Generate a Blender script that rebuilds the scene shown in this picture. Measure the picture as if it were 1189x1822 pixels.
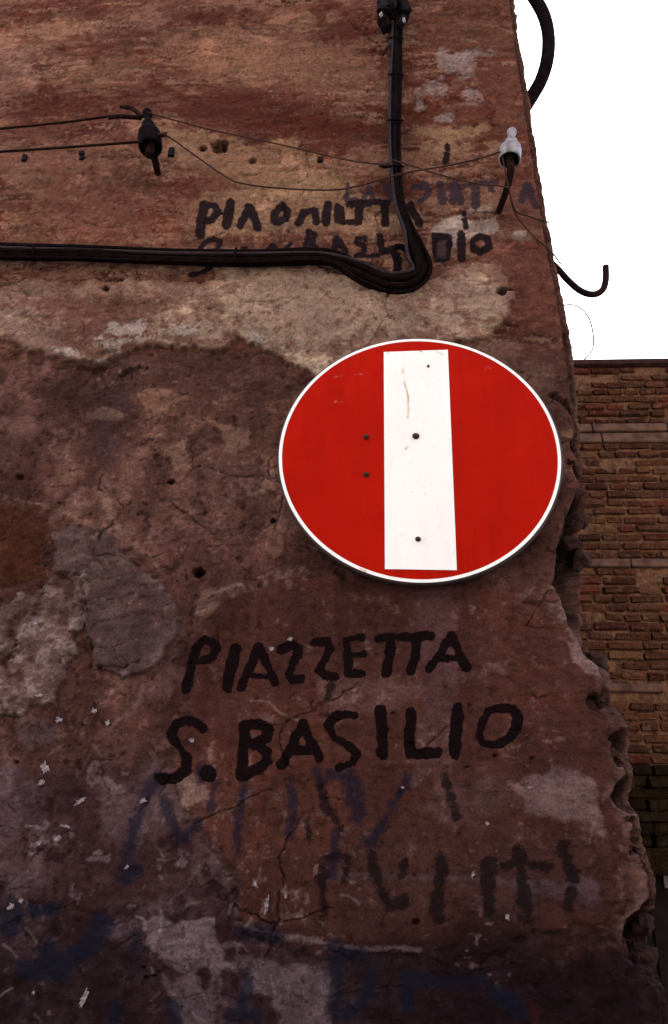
import bpy, bmesh, math, random
import numpy as np
from mathutils import Vector, Matrix, Euler
R = math.radians
random.seed(7)
for o in list(bpy.data.objects): bpy.data.objects.remove(o)
scene = bpy.context.scene
COL = scene.collection

# ------------------------------------------------------------------ camera
PW, PH = 1189.0, 1822.0                       # the photograph's own pixel grid
F, PITCH, ROLL, YAW = 1285.3, 0.44612, 0.028123, -0.069013
CAM = np.array([0.0, -1.368, 1.60])
_cp, _sp = math.cos(PITCH), math.sin(PITCH)
FW = np.array([math.sin(YAW)*_cp, math.cos(YAW)*_cp, _sp])
_r = np.array([math.cos(YAW), -math.sin(YAW), 0.0]); _u = np.cross(_r, FW)
RT = math.cos(ROLL)*_r + math.sin(ROLL)*_u
UP = -math.sin(ROLL)*_r + math.cos(ROLL)*_u
cam = bpy.data.cameras.new('camera')
cam.sensor_fit = 'VERTICAL'; cam.sensor_height = 36.0; cam.lens = F/PH*36.0
cam.clip_start = 0.05; cam.clip_end = 500.0
camo = bpy.data.objects.new('camera', cam); COL.objects.link(camo)
camo.matrix_world = Matrix(((RT[0], UP[0], -FW[0], CAM[0]), (RT[1], UP[1], -FW[1], CAM[1]), (RT[2], UP[2], -FW[2], CAM[2]), (0, 0, 0, 1)))
scene.camera = camo

# ------------------------------------------------------------------ sky, sun, exposure
world = bpy.data.worlds.new('World'); scene.world = world; world.use_nodes = True
wn = world.node_tree.nodes; wl = world.node_tree.links
bg = wn['Background']
sky = wn.new('ShaderNodeTexSky'); sky.sky_type = 'NISHITA'; sky.sun_disc = False
SUN_EL, SUN_AZ = R(50), R(-24)                # azimuth measured clockwise from +Y
sky.sun_elevation = SUN_EL; sky.sun_rotation = SUN_AZ
sky.air_density = 1.0; sky.dust_density = 4.0; sky.ozone_density = 1.0; sky.altitude = 50
wl.new(sky.outputs[0], bg.inputs[0]); bg.inputs[1].default_value = 0.12
sun = bpy.data.lights.new('sun', 'SUN'); sun.energy = 3.5; sun.angle = R(0.5); sun.color = (1.0, 0.93, 0.85)
suno = bpy.data.objects.new('sun', sun); COL.objects.link(suno)
sd_ = Vector((math.sin(SUN_AZ)*math.cos(SUN_EL), math.cos(SUN_AZ)*math.cos(SUN_EL), math.sin(SUN_EL)))
suno.rotation_euler = sd_.to_track_quat('Z', 'Y').to_euler(); suno.location = (0, -6, 12)
vs = scene.view_settings
vs.view_transform = 'Standard'; vs.look = 'None'; vs.exposure = 2.75; vs.gamma = 1.0; vs.use_curve_mapping = False

# ------------------------------------------------------------------ helpers
def ray(px, py):
    return (px-PW/2)/F*RT - (py-PH/2)/F*UP + FW
def at(px, py, Y):
    """the point of the plane y = Y that shows at a pixel of the photograph"""
    d = ray(px, py); return Vector(CAM + d*((Y-CAM[1])/d[1]))
def project(x, y, z):
    dx, dy, dz = x-CAM[0], y-CAM[1], z-CAM[2]
    w = dx*FW[0]+dy*FW[1]+dz*FW[2]
    return (PW/2 + F*(dx*RT[0]+dy*RT[1]+dz*RT[2])/w, PH/2 - F*(dx*UP[0]+dy*UP[1]+dz*UP[2])/w)
def lin(c):
    return tuple(((v/255)/12.92 if v/255 <= .04045 else ((v/255+.055)/1.055)**2.4) for v in c)
def link(o, parent=None):
    COL.objects.link(o)
    if parent: o.parent = parent
    return o
def obj(name, mesh, mat=None, parent=None, smooth=False):
    if isinstance(mesh, bmesh.types.BMesh):
        me = bpy.data.meshes.new(name); mesh.to_mesh(me); mesh.free()
    else: me = mesh
    if mat is not None and not me.materials: me.materials.append(mat)
    if smooth: me.polygons.foreach_set('use_smooth', [True]*len(me.polygons))
    return link(bpy.data.objects.new(name, me), parent)
def tag(o, label=None, cat=None, group=None, kind=None):
    if label: o['label'] = label
    if cat: o['category'] = cat
    if group: o['group'] = group
    if kind: o['kind'] = kind
    return o
def empty(name, loc=(0, 0, 0)):
    o = bpy.data.objects.new(name, None); o.empty_display_size = .05; o.location = loc
    return link(o)
def local(o, parent):                         # keep world placement of a mesh built in world space
    o.matrix_parent_inverse = Matrix.Translation(parent.location).inverted(); return o
def catmull(pts, n=8):
    P = [Vector(p) for p in pts]; P = [2*P[0]-P[1]] + P + [2*P[-1]-P[-2]]; out = []
    for i in range(1, len(P)-2):
        for k in range(n):
            t = k/n
            out.append(.5*((2*P[i]) + (P[i+1]-P[i-1])*t + (2*P[i-1]-5*P[i]+4*P[i+1]-P[i+2])*t*t + (3*P[i]-P[i-1]-3*P[i+1]+P[i+2])*t**3))
    out.append(P[-2]); return out
def tube(bm, pts, rad, sides=8, caps=True):
    rings = []; prev = None
    for i, p in enumerate(pts):
        t = (pts[min(i+1, len(pts)-1)]-pts[max(i-1, 0)]).normalized()
        if prev is None:
            a = Vector((0, 1, 0)) if abs(t.y) < .9 else Vector((1, 0, 0)); nrm = t.cross(a).normalized()
        else:
            nrm = (prev - t*prev.dot(t)).normalized()
        prev = nrm; b = t.cross(nrm)
        r = rad[i] if hasattr(rad, '__len__') else rad
        rings.append([bm.verts.new(p + (nrm*math.cos(2*math.pi*k/sides)+b*math.sin(2*math.pi*k/sides))*r) for k in range(sides)])
    for a, b in zip(rings, rings[1:]):
        for k in range(sides): bm.faces.new((a[k], a[(k+1) % sides], b[(k+1) % sides], b[k]))
    if caps:
        bm.faces.new(rings[0][::-1]); bm.faces.new(rings[-1])
    return bm
def box(bm, c, s, rot=None, bev=0.0):
    m = Matrix.Translation(c) @ (rot.to_matrix().to_4x4() if rot else Matrix()) @ Matrix.Diagonal((*s, 1))
    g = bmesh.ops.create_cube(bm, size=1, matrix=m)
    if bev:
        ed = list({e for v in g['verts'] for e in v.link_edges})
        bmesh.ops.bevel(bm, geom=ed, offset=bev, segments=1, affect='EDGES')
    return bm
def lathe(bm, prof, axis=Vector((0, 0, 1)), origin=Vector((0, 0, 0)), seg=24):
    q = Vector((0, 0, 1)).rotation_difference(axis); rings = []
    for r, h in prof:
        rings.append([bm.verts.new(origin + q @ Vector((r*math.cos(2*math.pi*k/seg), r*math.sin(2*math.pi*k/seg), h))) for k in range(seg)])
    for a, b in zip(rings, rings[1:]):
        for k in range(seg): bm.faces.new((a[k], a[(k+1) % seg], b[(k+1) % seg], b[k]))
    return bm
# ---- materials
class NT:
    def __init__(s, name):
        s.m = bpy.data.materials.new(name); s.m.use_nodes = True; s.t = s.m.node_tree; s.n = s.t.nodes
        s.b = s.n['Principled BSDF']
    def new(s, t, **kw):
        x = s.n.new('ShaderNode'+t)
        for k, v in kw.items(): setattr(x, k, v)
        return x
    def link(s, a, b): s.t.links.new(a, b)
    def noise(s, scale, detail=4, rough=.55, coord='Object', stretch=None):
        tc = s.new('TexCoord'); nz = s.new('TexNoise'); nz.inputs['Scale'].default_value = scale
        nz.inputs['Detail'].default_value = detail; nz.inputs['Roughness'].default_value = rough
        src = tc.outputs[coord]
        if stretch:
            mp = s.new('Mapping'); mp.inputs['Scale'].default_value = stretch; s.link(src, mp.inputs[0]); src = mp.outputs[0]
        s.link(src, nz.inputs['Vector']); return nz.outputs['Fac']
    def ramp(s, src, stops):
        r = s.new('ValToRGB'); e = r.color_ramp.elements
        while len(e) < len(stops): e.new(.5)
        for x, (p, c) in zip(e, stops): x.position = p; x.color = (*c, 1) if len(c) == 3 else c
        s.link(src, r.inputs[0]); return r.outputs[0]
    def mix(s, a, b, fac, mode='MIX'):
        m = s.new('Mix', data_type='RGBA', blend_type=mode)
        for v, i in ((fac, 0), (a, 6), (b, 7)):
            if isinstance(v, (int, float)): m.inputs[i].default_value = v
            elif isinstance(v, tuple): m.inputs[i].default_value = (*v, 1) if len(v) == 3 else v
            else: s.link(v, m.inputs[i])
        return m.outputs[2]
    def math(s, op, a, b=0.0, clamp=False):
        m = s.new('Math', operation=op); m.use_clamp = clamp
        for v, i in ((a, 0), (b, 1)):
            if isinstance(v, (int, float)): m.inputs[i].default_value = v
            else: s.link(v, m.inputs[i])
        return m.outputs[0]
    def sstep(s, v, lo, hi):
        m = s.new('MapRange', interpolation_type='SMOOTHSTEP'); s.link(v, m.inputs[0])
        m.inputs[1].default_value = lo; m.inputs[2].default_value = hi; return m.outputs[0]
    def attr(s, name): return s.new('Attribute', attribute_name=name)
    def bump(s, h, strength, dist):
        b = s.new('Bump'); b.inputs['Strength'].default_value = strength; b.inputs['Distance'].default_value = dist
        s.link(h, b.inputs['Height']); s.link(b.outputs[0], s.b.inputs['Normal'])
    def set(s, rough=.8, spec=.3, metal=0, col=None):
        s.b.inputs['Roughness'].default_value = rough; s.b.inputs['Specular IOR Level'].default_value = spec
        s.b.inputs['Metallic'].default_value = metal
        if col is not None:
            if isinstance(col, tuple): s.b.inputs['Base Color'].default_value = (*col, 1)
            else: s.link(col, s.b.inputs['Base Color'])
        return s.m
def mottled(name, c1, c2, scale, rough=.8, spec=.3, metal=0, bump=.2, dist=.002, c3=None):
    t = NT(name); n = t.noise(scale, 5)
    stops = [(.32, c1), (.62, c2)] + ([(.78, c3)] if c3 else [])
    t.set(rough, spec, metal, t.ramp(n, stops)); t.bump(t.noise(scale*3, 4), bump, dist); return t.m

# ---- value noise on arrays
_T = np.random.RandomState(3).rand(512, 512).astype(np.float32)
def vnoise(u, v, seed):
    u = u + seed*17.37; v = v + seed*9.71
    iu = np.floor(u); iv = np.floor(v); fu = (u-iu).astype(np.float32); fv = (v-iv).astype(np.float32)
    a = iu.astype(np.int32) & 511; b = iv.astype(np.int32) & 511; a1 = (a+1) & 511; b1 = (b+1) & 511
    fu = fu*fu*fu*(fu*(fu*6-15)+10); fv = fv*fv*fv*(fv*(fv*6-15)+10)
    return (_T[a, b]*(1-fu)+_T[a1, b]*fu)*(1-fv) + (_T[a, b1]*(1-fu)+_T[a1, b1]*fu)*fv
def fbm(u, v, f, oct=4, seed=0, gain=.5):
    s = 0; amp = 1; tot = 0; c, d = .8, .6
    for k in range(oct):
        s = s + amp*vnoise(u*f, v*f, seed+k*1.7); tot += amp; amp *= gain; f *= 2.03
        u, v = c*u-d*v, d*u+c*v
    s = (s-s.mean())/s.std()
    return np.clip(s*.45, -1.3, 1.3)            # spread about 0, most within -1..1
def sst(x, a, b):
    t = np.clip((x-a)/(b-a), 0, 1); return t*t*(3-2*t)
def seg_dist(X, Y, a, b):
    dx, dy = b[0]-a[0], b[1]-a[1]; L = dx*dx+dy*dy+1e-9
    t = np.clip(((X-a[0])*dx+(Y-a[1])*dy)/L, 0, 1)
    return np.hypot(X-a[0]-t*dx, Y-a[1]-t*dy)

# ------------------------------------------------------------------ the old plastered wall: its surface as one relief sheet
SIL = [(880,-300),(900,-120),(918,0),(925,60),(935,110),(942,150),(947,180),(948,215),(955,260),(960,310),(968,350),(978,395),(988,440),(994,480),(1000,520),(1008,560),(1016,600),(1021,645),(1028,690),(1030,725),(1027,745),(1034,765),(1037,790),(1033,800),(1038,825),(1034,842),(1040,870),(1044,910),(1050,960),(1054,1000),(1051,1060),(1047,1100),(1040,1142),(1052,1158),(1072,1172),(1083,1195),(1080,1225),(1090,1262),(1108,1288),(1112,1320),(1118,1350),(1122,1385),(1128,1430),(1138,1480),(1144,1515),(1158,1560),(1166,1600),(1164,1640),(1172,1690),(1180,1750),(1186,1822),(1200,1990),(1225,2300)]
INN = [(870,-300),(905,0),(935,215),(956,350),(990,530),(1009,645),(1014,700),(1012,730),(1022,750),(1020,790),(1026,815),(1022,838),(1033,866),(1012,895),(1003,925),(990,965),(985,1000),(978,1035),(990,1062),(1004,1085),(1012,1112),(1028,1142),(1036,1165),(1062,1188),(1074,1208),(1066,1224),(1058,1240),(1074,1258),(1098,1282),(1106,1292),(1094,1306),(1086,1330),(1092,1348),(1110,1362),(1112,1376),(1094,1396),(1086,1418),(1098,1436),(1122,1450),(1130,1466),(1120,1482),(1126,1498),(1138,1514),(1140,1530),(1148,1552),(1154,1578),(1158,1600),(1140,1616),(1114,1636),(1110,1668),(1120,1692),(1146,1716),(1158,1745),(1168,1775),(1176,1800),(1180,1830),(1180,1990),(1200,2300)]
ys = np.linspace(-300, 2300, 900)
sx = np.interp(ys, [p[1] for p in SIL], [p[0] for p in SIL]); ix = np.interp(ys, [p[1] for p in INN], [p[0] for p in INN])
_j = random.Random(21)
def jag(n, amp): 
    k = [_j.gauss(0, 1) for _ in range(n)]; return np.interp(np.linspace(0, n-1, 900), np.arange(n), k)*amp
low_ = np.clip((ys-640)/250, 0.12, 1)
sx = sx+low_*(jag(130, 1.6)+jag(420, 1.1)); ix = ix+low_*(jag(75, 2.6)+jag(260, 1.6))
ix = np.minimum(ix, sx-7)
SE = np.array([at(a, b, .035) for a, b in zip(sx, ys)]); IN = np.array([at(a, b, 0.) for a, b in zip(ix, ys)])
def x_edge(z):
    o = np.argsort(SE[:, 2]); return np.interp(z, SE[o, 2], SE[o, 0])
def x_inner(z):
    o = np.argsort(IN[:, 2]); return np.interp(z, IN[o, 2], IN[o, 0])
zr = [at(PW/2, p, 0).z for p in np.arange(1905, -95, -1.75)]
zrow = np.concatenate([np.linspace(-.02, zr[0]-.02, 50), zr, np.linspace(zr[-1]+.02, 8.6, 60)])
XB = .30                                       # front columns end here on average, then the corner begins
xcol = np.concatenate([np.linspace(-3.2, -1.36, 130), np.linspace(-1.34, -.72, 165), np.linspace(-.7172, XB, 450)])
NB, NS = 72, 80
xe = x_edge(zrow); xi = np.minimum(x_inner(zrow), xe-.008)
brk = np.clip((xe-xi)/.05, 0.2, 1.6)           # how far the corner is broken away
nr, nf = len(zrow), len(xcol); nc = nf+NB+NS
PX = np.zeros((nr, nc)); PY = np.zeros((nr, nc)); TH = np.zeros((nr, nc)); BK = np.zeros((nr, nc))
X1 = .12
s = np.clip((xcol-X1)/(XB-X1), 0, 1)
PX[:, :nf] = np.where(xcol[None] < X1, xcol[None], X1+s[None]*(xi[:, None]-X1))
t = (np.arange(NB)+1)/NB
dep = .012+.085*np.clip(brk-.25, 0, 1.2)
PX[:, nf:nf+NB] = xi[:, None]+(xe-xi)[:, None]*np.sin(t*math.pi/2)[None]**1.0
prof = .55*sst(t, 0, .14)+.45*(1-np.cos(t*math.pi/2))
PY[:, nf:nf+NB] = dep[:, None]*prof[None]
TH[:, nf:nf+NB] = (t*math.pi/2)[None]
BK[:, nf:nf+NB] = np.clip((brk-.3), 0, 1.2)[:, None]*np.sin(np.clip(t*1.15, 0, 1)*math.pi)[None]**.6
ts = (np.arange(NS)+1)/NS
xsm = np.convolve(np.pad(xe, 60, 'edge'), np.ones(121)/121, 'valid')
k = sst(ts, 0, .35)
PX[:, nf+NB:] = xe[:, None]*(1-k)[None]+(xsm-.01)[:, None]*k[None]
PY[:, nf+NB:] = dep[:, None]+(3.0-dep[:, None])*(ts**2.6)[None]
TH[:, nf+NB:] = math.pi/2
Z = np.repeat(zrow[:, None], nc, 1)
S = PX+PY*1.0                                  # arc-like coordinate for noise
qx, qy = project(PX, np.zeros_like(PX), Z)     # the traced layout is laid on the wall's face
qx = np.where(PY > .1, qx+PY*500, qx)
qx = qx.astype(np.float32); qy = qy.astype(np.float32); S = S.astype(np.float32); Zf = Z.astype(np.float32)

W1 = fbm(S, Zf, 9, 4, 1); W2 = fbm(S, Zf, 38, 4, 5); W3 = fbm(S, Zf, 150, 3, 9)
ST = fbm(S*.30, Zf, 16, 4, 13); ST2 = fbm(S*.22, Zf, 46, 4, 17)   # lying streaks
BL = fbm(S, Zf, 4.0, 3, 21)
G1 = fbm(S, Zf, 75, 3, 31)
C = np.zeros((nr, nc, 3), np.float32); H = np.zeros((nr, nc), np.float32)
EL = 1.50
def c3(c): return np.array(lin(c), np.float32)/EL
def lay(mask, col, strength=1.0):
    m = (mask*strength)[..., None]; C[:] = C*(1-m)+c3(col)*m
def window(x0, y0, x1, y1):
    rows = np.where((qy[:, nf//2] > y0-60) & (qy[:, nf//2] < y1+60))[0]
    if len(rows) == 0: return None
    r = slice(rows[0], rows[-1]+1)
    cols = np.where((qx[r].max(0) > x0) & (qx[r].min(0) < x1))[0]
    if len(cols) == 0: return None
    return r, slice(cols[0], cols[-1]+1)
def poly(pts, rough=10, soft=4, fine=6):
    """soft mask of a traced outline, its edge torn by noise (pixels)"""
    m = np.zeros((nr, nc), np.float32)
    xs = [p[0] for p in pts]; yy = [p[1] for p in pts]; g = rough*2+fine*2+soft*2+4
    w = window(min(xs)-g, min(yy)-g, max(xs)+g, max(yy)+g)
    if w is None: return m
    X, Y = qx[w], qy[w]; d = np.full(X.shape, 1e9, np.float32); ins = np.zeros(X.shape, bool)
    for a, b in zip(pts, pts[1:]+pts[:1]):
        d = np.minimum(d, seg_dist(X, Y, a, b))
        if a[1] != b[1]:
            c = ((a[1] > Y) != (b[1] > Y)) & (X < (b[0]-a[0])*(Y-a[1])/(b[1]-a[1])+a[0]); ins ^= c
    sd = np.where(ins, d, -d)+W1[w]*rough*1.4+W2[w]*fine*1.6+W3[w]*2.0
    m[w] = sst(sd, -soft, soft); return m
def blob(cx, cy, rx, ry, ang=0, rough=.5, soft=.5):
    m = np.zeros((nr, nc), np.float32); g = max(rx, ry)*1.9+4
    w = window(cx-g, cy-g, cx+g, cy+g)
    if w is None: return m
    c, s_ = math.cos(R(ang)), math.sin(R(ang)); X, Y = qx[w]-cx, qy[w]-cy
    d = np.hypot((X*c+Y*s_)/rx, (-X*s_+Y*c)/ry)+W1[w]*rough*.4+W2[w]*rough*.7+W3[w]*rough*.35
    m[w] = 1-sst(d, 1-soft, 1+soft*.4); return m
def line(pts, wid, wob=3, soft=1.5, brk_=True):
    m = np.zeros((nr, nc), np.float32); xs = [p[0] for p in pts]; yy = [p[1] for p in pts]; g = wid+wob*3+6
    w = window(min(xs)-g, min(yy)-g, max(xs)+g, max(yy)+g)
    if w is None: return m
    X, Y = qx[w]+W2[w]*wob*1.5, qy[w]+W1[w]*wob+W2[w]*wob; d = np.full(X.shape, 1e9, np.float32)
    for a, b in zip(pts, pts[1:]): d = np.minimum(d, seg_dist(X, Y, a, b))
    m[w] = (1-sst(d+W3[w]*wid*.35+W2[w]*wid*.35+G1[w]*wid*.2, wid/2-soft, wid/2+soft))
    if brk_: m[w] *= sst(W2[w]*.7+G1[w]*.5+W1[w]*.5, -.75, .1)
    return m

def rubble(u, v, size, seed):
    """angular stones: distance to the two nearest cell centres and a random level per stone"""
    u = u/size; v = v/size; iu = np.floor(u).astype(np.int32); iv = np.floor(v).astype(np.int32)
    f1 = np.full(u.shape, 9.); f2 = np.full(u.shape, 9.); lv = np.zeros(u.shape); sl = np.zeros(u.shape)
    for a_ in (-1, 0, 1):
        for b_ in (-1, 0, 1):
            ci, cj = (iu+a_+seed*31) & 511, (iv+b_+seed*57) & 511
            ox, oy = _T[ci, cj], _T[(ci+101) & 511, (cj+77) & 511]; dx, dy = iu+a_+ox-u, iv+b_+oy-v; d = np.hypot(dx, dy*1.25)
            n_ = d < f1; f2 = np.where(n_, f1, np.minimum(f2, d)); f1 = np.where(n_, d, f1)
            lv = np.where(n_, _T[(ci+211) & 511, (cj+17) & 511], lv); sl = np.where(n_, dx*(_T[(ci+5) & 511, cj]-.5)+dy*(_T[ci, (cj+9) & 511]-.5), sl)
    return f1, f2, lv, sl
# ---- base coats: rust-red limewash above, brown render in the middle, stained plaster at the foot
C[:] = c3((112, 68, 54))
lay(sst(ST*.8+BL*.6+W2*.25, -.05, .45), (146, 102, 82), .85)
lay(sst(ST2*.7+ST*.6-BL*.3, .08, .42), (78, 36, 25), .9)
lay(sst(-ST*.7+W2*.5+W1*.3, .28, .55), (92, 42, 28), .8)
lay(sst(ST2*.8+W3*.5, .30, .6), (166, 126, 104), .6)
H += ST*.0016+ST2*.0012
# top of the wall
for a in ((80,60,110,34,-5),(470,105,150,34,3),(620,150,80,30,0),(180,130,120,26,-6),(560,30,70,20,0),(430,300,90,24,6),(130,330,110,34,0),(860,60,60,26,0),(640,395,80,22,0),(30,400,60,28,0),(250,400,80,22,-4)):
    lay(blob(*a, .9, .9), (148, 108, 84), .45)
for a in ((250,60,80,16,0),(90,200,90,18,-3),(540,225,130,26,2),(760,215,70,14,0),(400,190,100,22,0),(130,20,80,14,0),(230,330,70,20,0),(60,440,80,12,0)):
    lay(blob(*a, .9, .8), (78, 40, 28), .5)
lay(poly([(290,160),(420,150),(520,190),(700,215),(700,262),(560,262),(430,238),(320,215)], 16, 12, 10), (84, 38, 26), .75)
lay(poly([(0,170),(110,150),(200,180),(300,150),(330,190),(230,200),(100,215),(0,215)], 16, 14, 10), (86, 42, 30), .55)
lay(poly([(560,30),(640,20),(660,60),(610,75),(550,70)], 12, 10, 8), (82, 38, 24), .8)
lay(poly([(310,20),(470,20),(480,45),(370,55),(300,42)], 10, 8, 8), (80, 38, 26), .75)
lay(poly([(330,60),(540,50),(640,90),(650,130),(520,150),(400,140),(330,110)], 20, 18, 12), (138, 96, 74), .6)
lay(poly([(0,90),(50,95),(60,140),(10,150),(0,150)], 10, 10, 8), (140, 104, 92), .5)
lay(poly([(730,10),(900,0),(930,60),(935,120),(860,95),(760,80)], 18, 16, 10), (98, 58, 42), .75)
lay(poly([(840,120),(930,130),(950,260),(962,330),(900,330),(880,250),(850,180)], 14, 12, 10), (106, 60, 46), .75)
lay(poly([(715,190),(870,188),(880,222),(730,225)], 8, 8, 8), (92, 44, 28), .8)
lay(poly([(300,222),(400,248),(520,262),(560,300),(640,330),(560,345),(420,318),(330,300),(286,250)], 10, 8, 8), (158, 118, 92), .65)
lay(poly([(40,240),(230,262),(240,300),(160,380),(60,350),(0,300),(0,250)], 18, 16, 12), (138, 96, 80), .55)
lay(poly([(60,300),(140,300),(250,310),(330,360),(330,430),(200,425),(60,380)], 24, 18, 14), (112, 62, 48), .5)
for a in ((805,112,36,22,20),(770,160,32,24,-15),(835,168,22,13,10),(790,212,14,10,0),(818,100,46,12,-10),(748,182,10,12,0)):
    lay(blob(*a, .9, .5), (150, 128, 124), .68); H += blob(*a, .9, .25)*.0012
for a in ((780,236,40,14,0),(845,232,30,8,-5),(795,262,34,14,0),(872,256,16,10,0),(560,332,60,26,-6),(480,345,60,22,5),(700,392,60,14,-10)):
    lay(blob(*a, .9, .6), (168, 132, 100), .62)
lay(poly([(345,345),(560,335),(690,360),(700,410),(560,415),(360,420)], 14, 12, 10), (160, 124, 98), .55)
lay(poly([(790,395),(880,385),(885,410),(815,425),(780,415)], 8, 5, 7), (172, 152, 144), .8)
lay(blob(848,372,26,7,-8,.9,.4), (180, 156, 140), .7)
lay(blob(930,420,14,11,10,.8,.3), (190, 168, 156), .8)
lay(poly([(840,430),(985,400),(1005,520),(1008,600),(925,590),(918,520),(880,470)], 14, 12, 8), (110, 64, 52), .75)
lay(poly([(900,300),(965,300),(985,420),(900,400)], 10, 10, 8), (112, 64, 50), .65)
# pale band
pale = poly([(-1500,520),(60,497),(260,501),(385,500),(400,468),(560,470),(640,505),(720,528),(775,505),(800,480),(880,470),(915,530),(905,560),(870,600),(760,620),(600,690),(510,645),(430,607),(390,628),(310,617),(262,607),(205,637),(170,657),(110,640),(60,632),(0,622),(-200,640),(-1500,650)], 5, 3, 4)
H += pale*.010
lay(pale, (130, 93, 79), .7)
lay(poly([(400,470),(570,472),(650,510),(730,530),(790,510),(850,480),(905,530),(880,585),(760,600),(570,680),(505,640),(430,605),(370,612),(280,600),(262,560),(330,540),(390,520)], 14, 12, 10)*pale, (176, 146, 126), .74)
lay(sst(W2*.7+W1*.6+G1*.4, .1, .6)*pale, (112, 70, 57), .65)
lay(sst(-W2*.7+W1*.3+G1*.4, .25, .6)*pale, (190, 162, 136), .5)
lay(blob(715,552,46,30,0,.7,.8), (112, 88, 80), .65)  # soft shadow below the cable bend, painted into the colour
lay(blob(175,555,70,28,-8,.9,.8), (108, 64, 52), .55); lay(blob(60,540,60,20,0,.9,.8), (118, 80, 72), .5)
lay(poly([(0,570),(70,585),(120,600),(100,630),(40,625),(0,615)], 10, 10, 10), (156, 124, 112), .6); lay(poly([(0,515),(60,503),(180,505),(300,512),(380,508),(390,530),(280,530),(100,525),(0,540)], 8, 8, 8), (158, 124, 108), .55)
for a in ((225,595,40,12,-12),(455,607,20,8,15),(125,632,22,8,8),(205,580,10,6,0),(215,612,50,12,-5),(180,648,14,6,0),(330,590,30,8,-5)):
    lay(blob(*a, .8, .35), (178, 158, 150), .85)
lay(line([(108,630),(150,640),(185,650),(205,632),(255,603),(300,612),(390,622),(430,600),(505,637),(575,668)], 6, 3, 3), (186, 156, 134), .55)
lay(line([(276,478),(300,480),(335,474)], 6, 2, 2), (196, 158, 120), .7)
# middle: brown render, worn
mid = sst(qy+W1*20, 600, 640)*(1-pale)
lay(mid, (97, 63, 54), .88)
lay(mid*sst(W1*.7+BL*.5+W2*.3, .05, .5), (122, 84, 71), .7)
lay(mid*sst(-W1*.6-BL*.4+W2*.5, .1, .55), (70, 40, 36), .75)
lay(mid*sst(W2*.8+G1*.6, .45, .85), (136, 98, 84), .5)
lay(mid*sst(-W2*.7+G1*.6+W3*.3, .5, .85), (56, 30, 28), .6)
lay(poly([(0,640),(90,650),(130,690),(80,720),(100,770),(40,800),(0,790)], 16, 12, 12), (118, 80, 72), .6)
lay(poly([(130,650),(215,640),(235,720),(200,840),(160,800),(150,720),(80,700)], 14, 16, 10), (72, 48, 52), .75)
lay(poly([(60,690),(140,660),(200,670),(190,720),(100,735)], 14, 10, 10), (66, 38, 34), .7)
lay(poly([(330,630),(440,640),(540,690),(500,730),(420,720),(340,690)], 18, 16, 10), (76, 46, 40), .65)
lay(poly([(340,790),(420,810),(470,850),(430,900),(350,890)], 20, 18, 12), (84, 56, 48), .6)
lay(poly([(470,720),(520,690),(505,790),(490,830),(440,800)], 10, 10, 8), (116, 78, 62), .6)
for p, c, k_, h in (([(243,706),(262,692),(292,690),(338,704),(318,718),(286,732),(258,730)], (138, 98, 78), .8, .0022),
        ([(368,742),(405,750),(446,764),(440,792),(420,810),(402,800),(388,770)], (132, 96, 80), .8, .0022),
        ([(296,798),(330,792),(334,830),(312,838),(304,818)], (140, 106, 86), .7, .0015),
        ([(180,878),(195,876),(208,925),(198,932),(184,905)], (146, 110, 92), .75, .003),
        ([(470,945),(510,930),(505,985),(488,1000),(470,975)], (128, 92, 76), .7, .0015),
        ([(420,855),(470,845),(520,830),(500,870),(450,885)], (130, 96, 84), .55, .001),
        ([(170,720),(215,735),(235,745),(200,752),(150,740)], (140, 104, 90), .55, .001),
        ([(0,735),(60,740),(75,760),(30,775),(0,770)], (132, 94, 84), .55, .001)):
    m = poly(p, 3, 2.5, 3); lay(m, c, k_); H += m*h
# diagonal seam and the patches at the left
lay(poly([(-60,880),(60,895),(90,940),(78,1010),(70,1035),(30,1045),(-60,1060)], 8, 6, 6), (78, 40, 22), .9)
m = poly([(-60,1040),(20,1030),(70,1035),(110,1015),(60,960),(0,900),(-60,880)], 10, 8, 8); H -= m*.004
lay(line([(-20,872),(40,890),(90,902),(150,932),(185,950),(212,938),(228,962),(262,985),(282,1010)], 9, 3, 3), (142, 104, 86), .75)
H += line([(-20,872),(40,890),(90,902),(150,932),(185,950),(212,938),(228,962),(262,985),(282,1010)], 9, 3, 4)*.0025
grey = poly([(95,950),(140,935),(190,950),(212,985),(240,1000),(285,1035),(322,1090),(318,1140),(290,1180),(250,1195),(170,1185),(160,1140),(150,1060),(120,1025),(92,1015)], 7, 3, 5)
lay(grey, (98, 76, 74), .85); H += grey*.009
lay(grey*sst(fbm(S*.9+Zf*.4, Zf-S*.35, 22, 3, 41), .1, .5), (116, 94, 88), .7)
lay(grey*sst(W1-.2*W2, .1, .5), (80, 58, 56), .6)
for pts in ([(205,1050),(235,1045),(262,1048)],[(200,1075),(240,1068),(275,1072)],[(210,1105),(245,1098),(290,1100)],[(215,1030),(240,1022)],[(110,985),(150,968),(180,955)]):
    H -= line(pts, 9, 3, 4)*.0035
lay(poly([(210,1010),(290,1050),(320,1100),(290,1110),(230,1060)], 10, 8, 6), (92, 62, 60), .5)
rough = poly([(-60,1130),(20,1060),(70,1035),(120,1022),(155,1042),(150,1090),(128,1150),(124,1215),(100,1245),(55,1262),(20,1280),(-60,1260)], 9, 3, 6)
lay(rough, (118, 92, 86), .85); H += rough*(.007+W2*.0045+G1*.002)
lay(rough*sst(-W2+G1*.6, .15, .6), (86, 54, 48), .7)
lay(rough*sst(W2+G1*.6, .3, .7), (156, 134, 126), .55)
lay(blob(15,1165,30,26,0,.7,.5), (60, 32, 30), .8); H -= blob(15,1165,30,26,0,.7,.5)*.008
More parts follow.
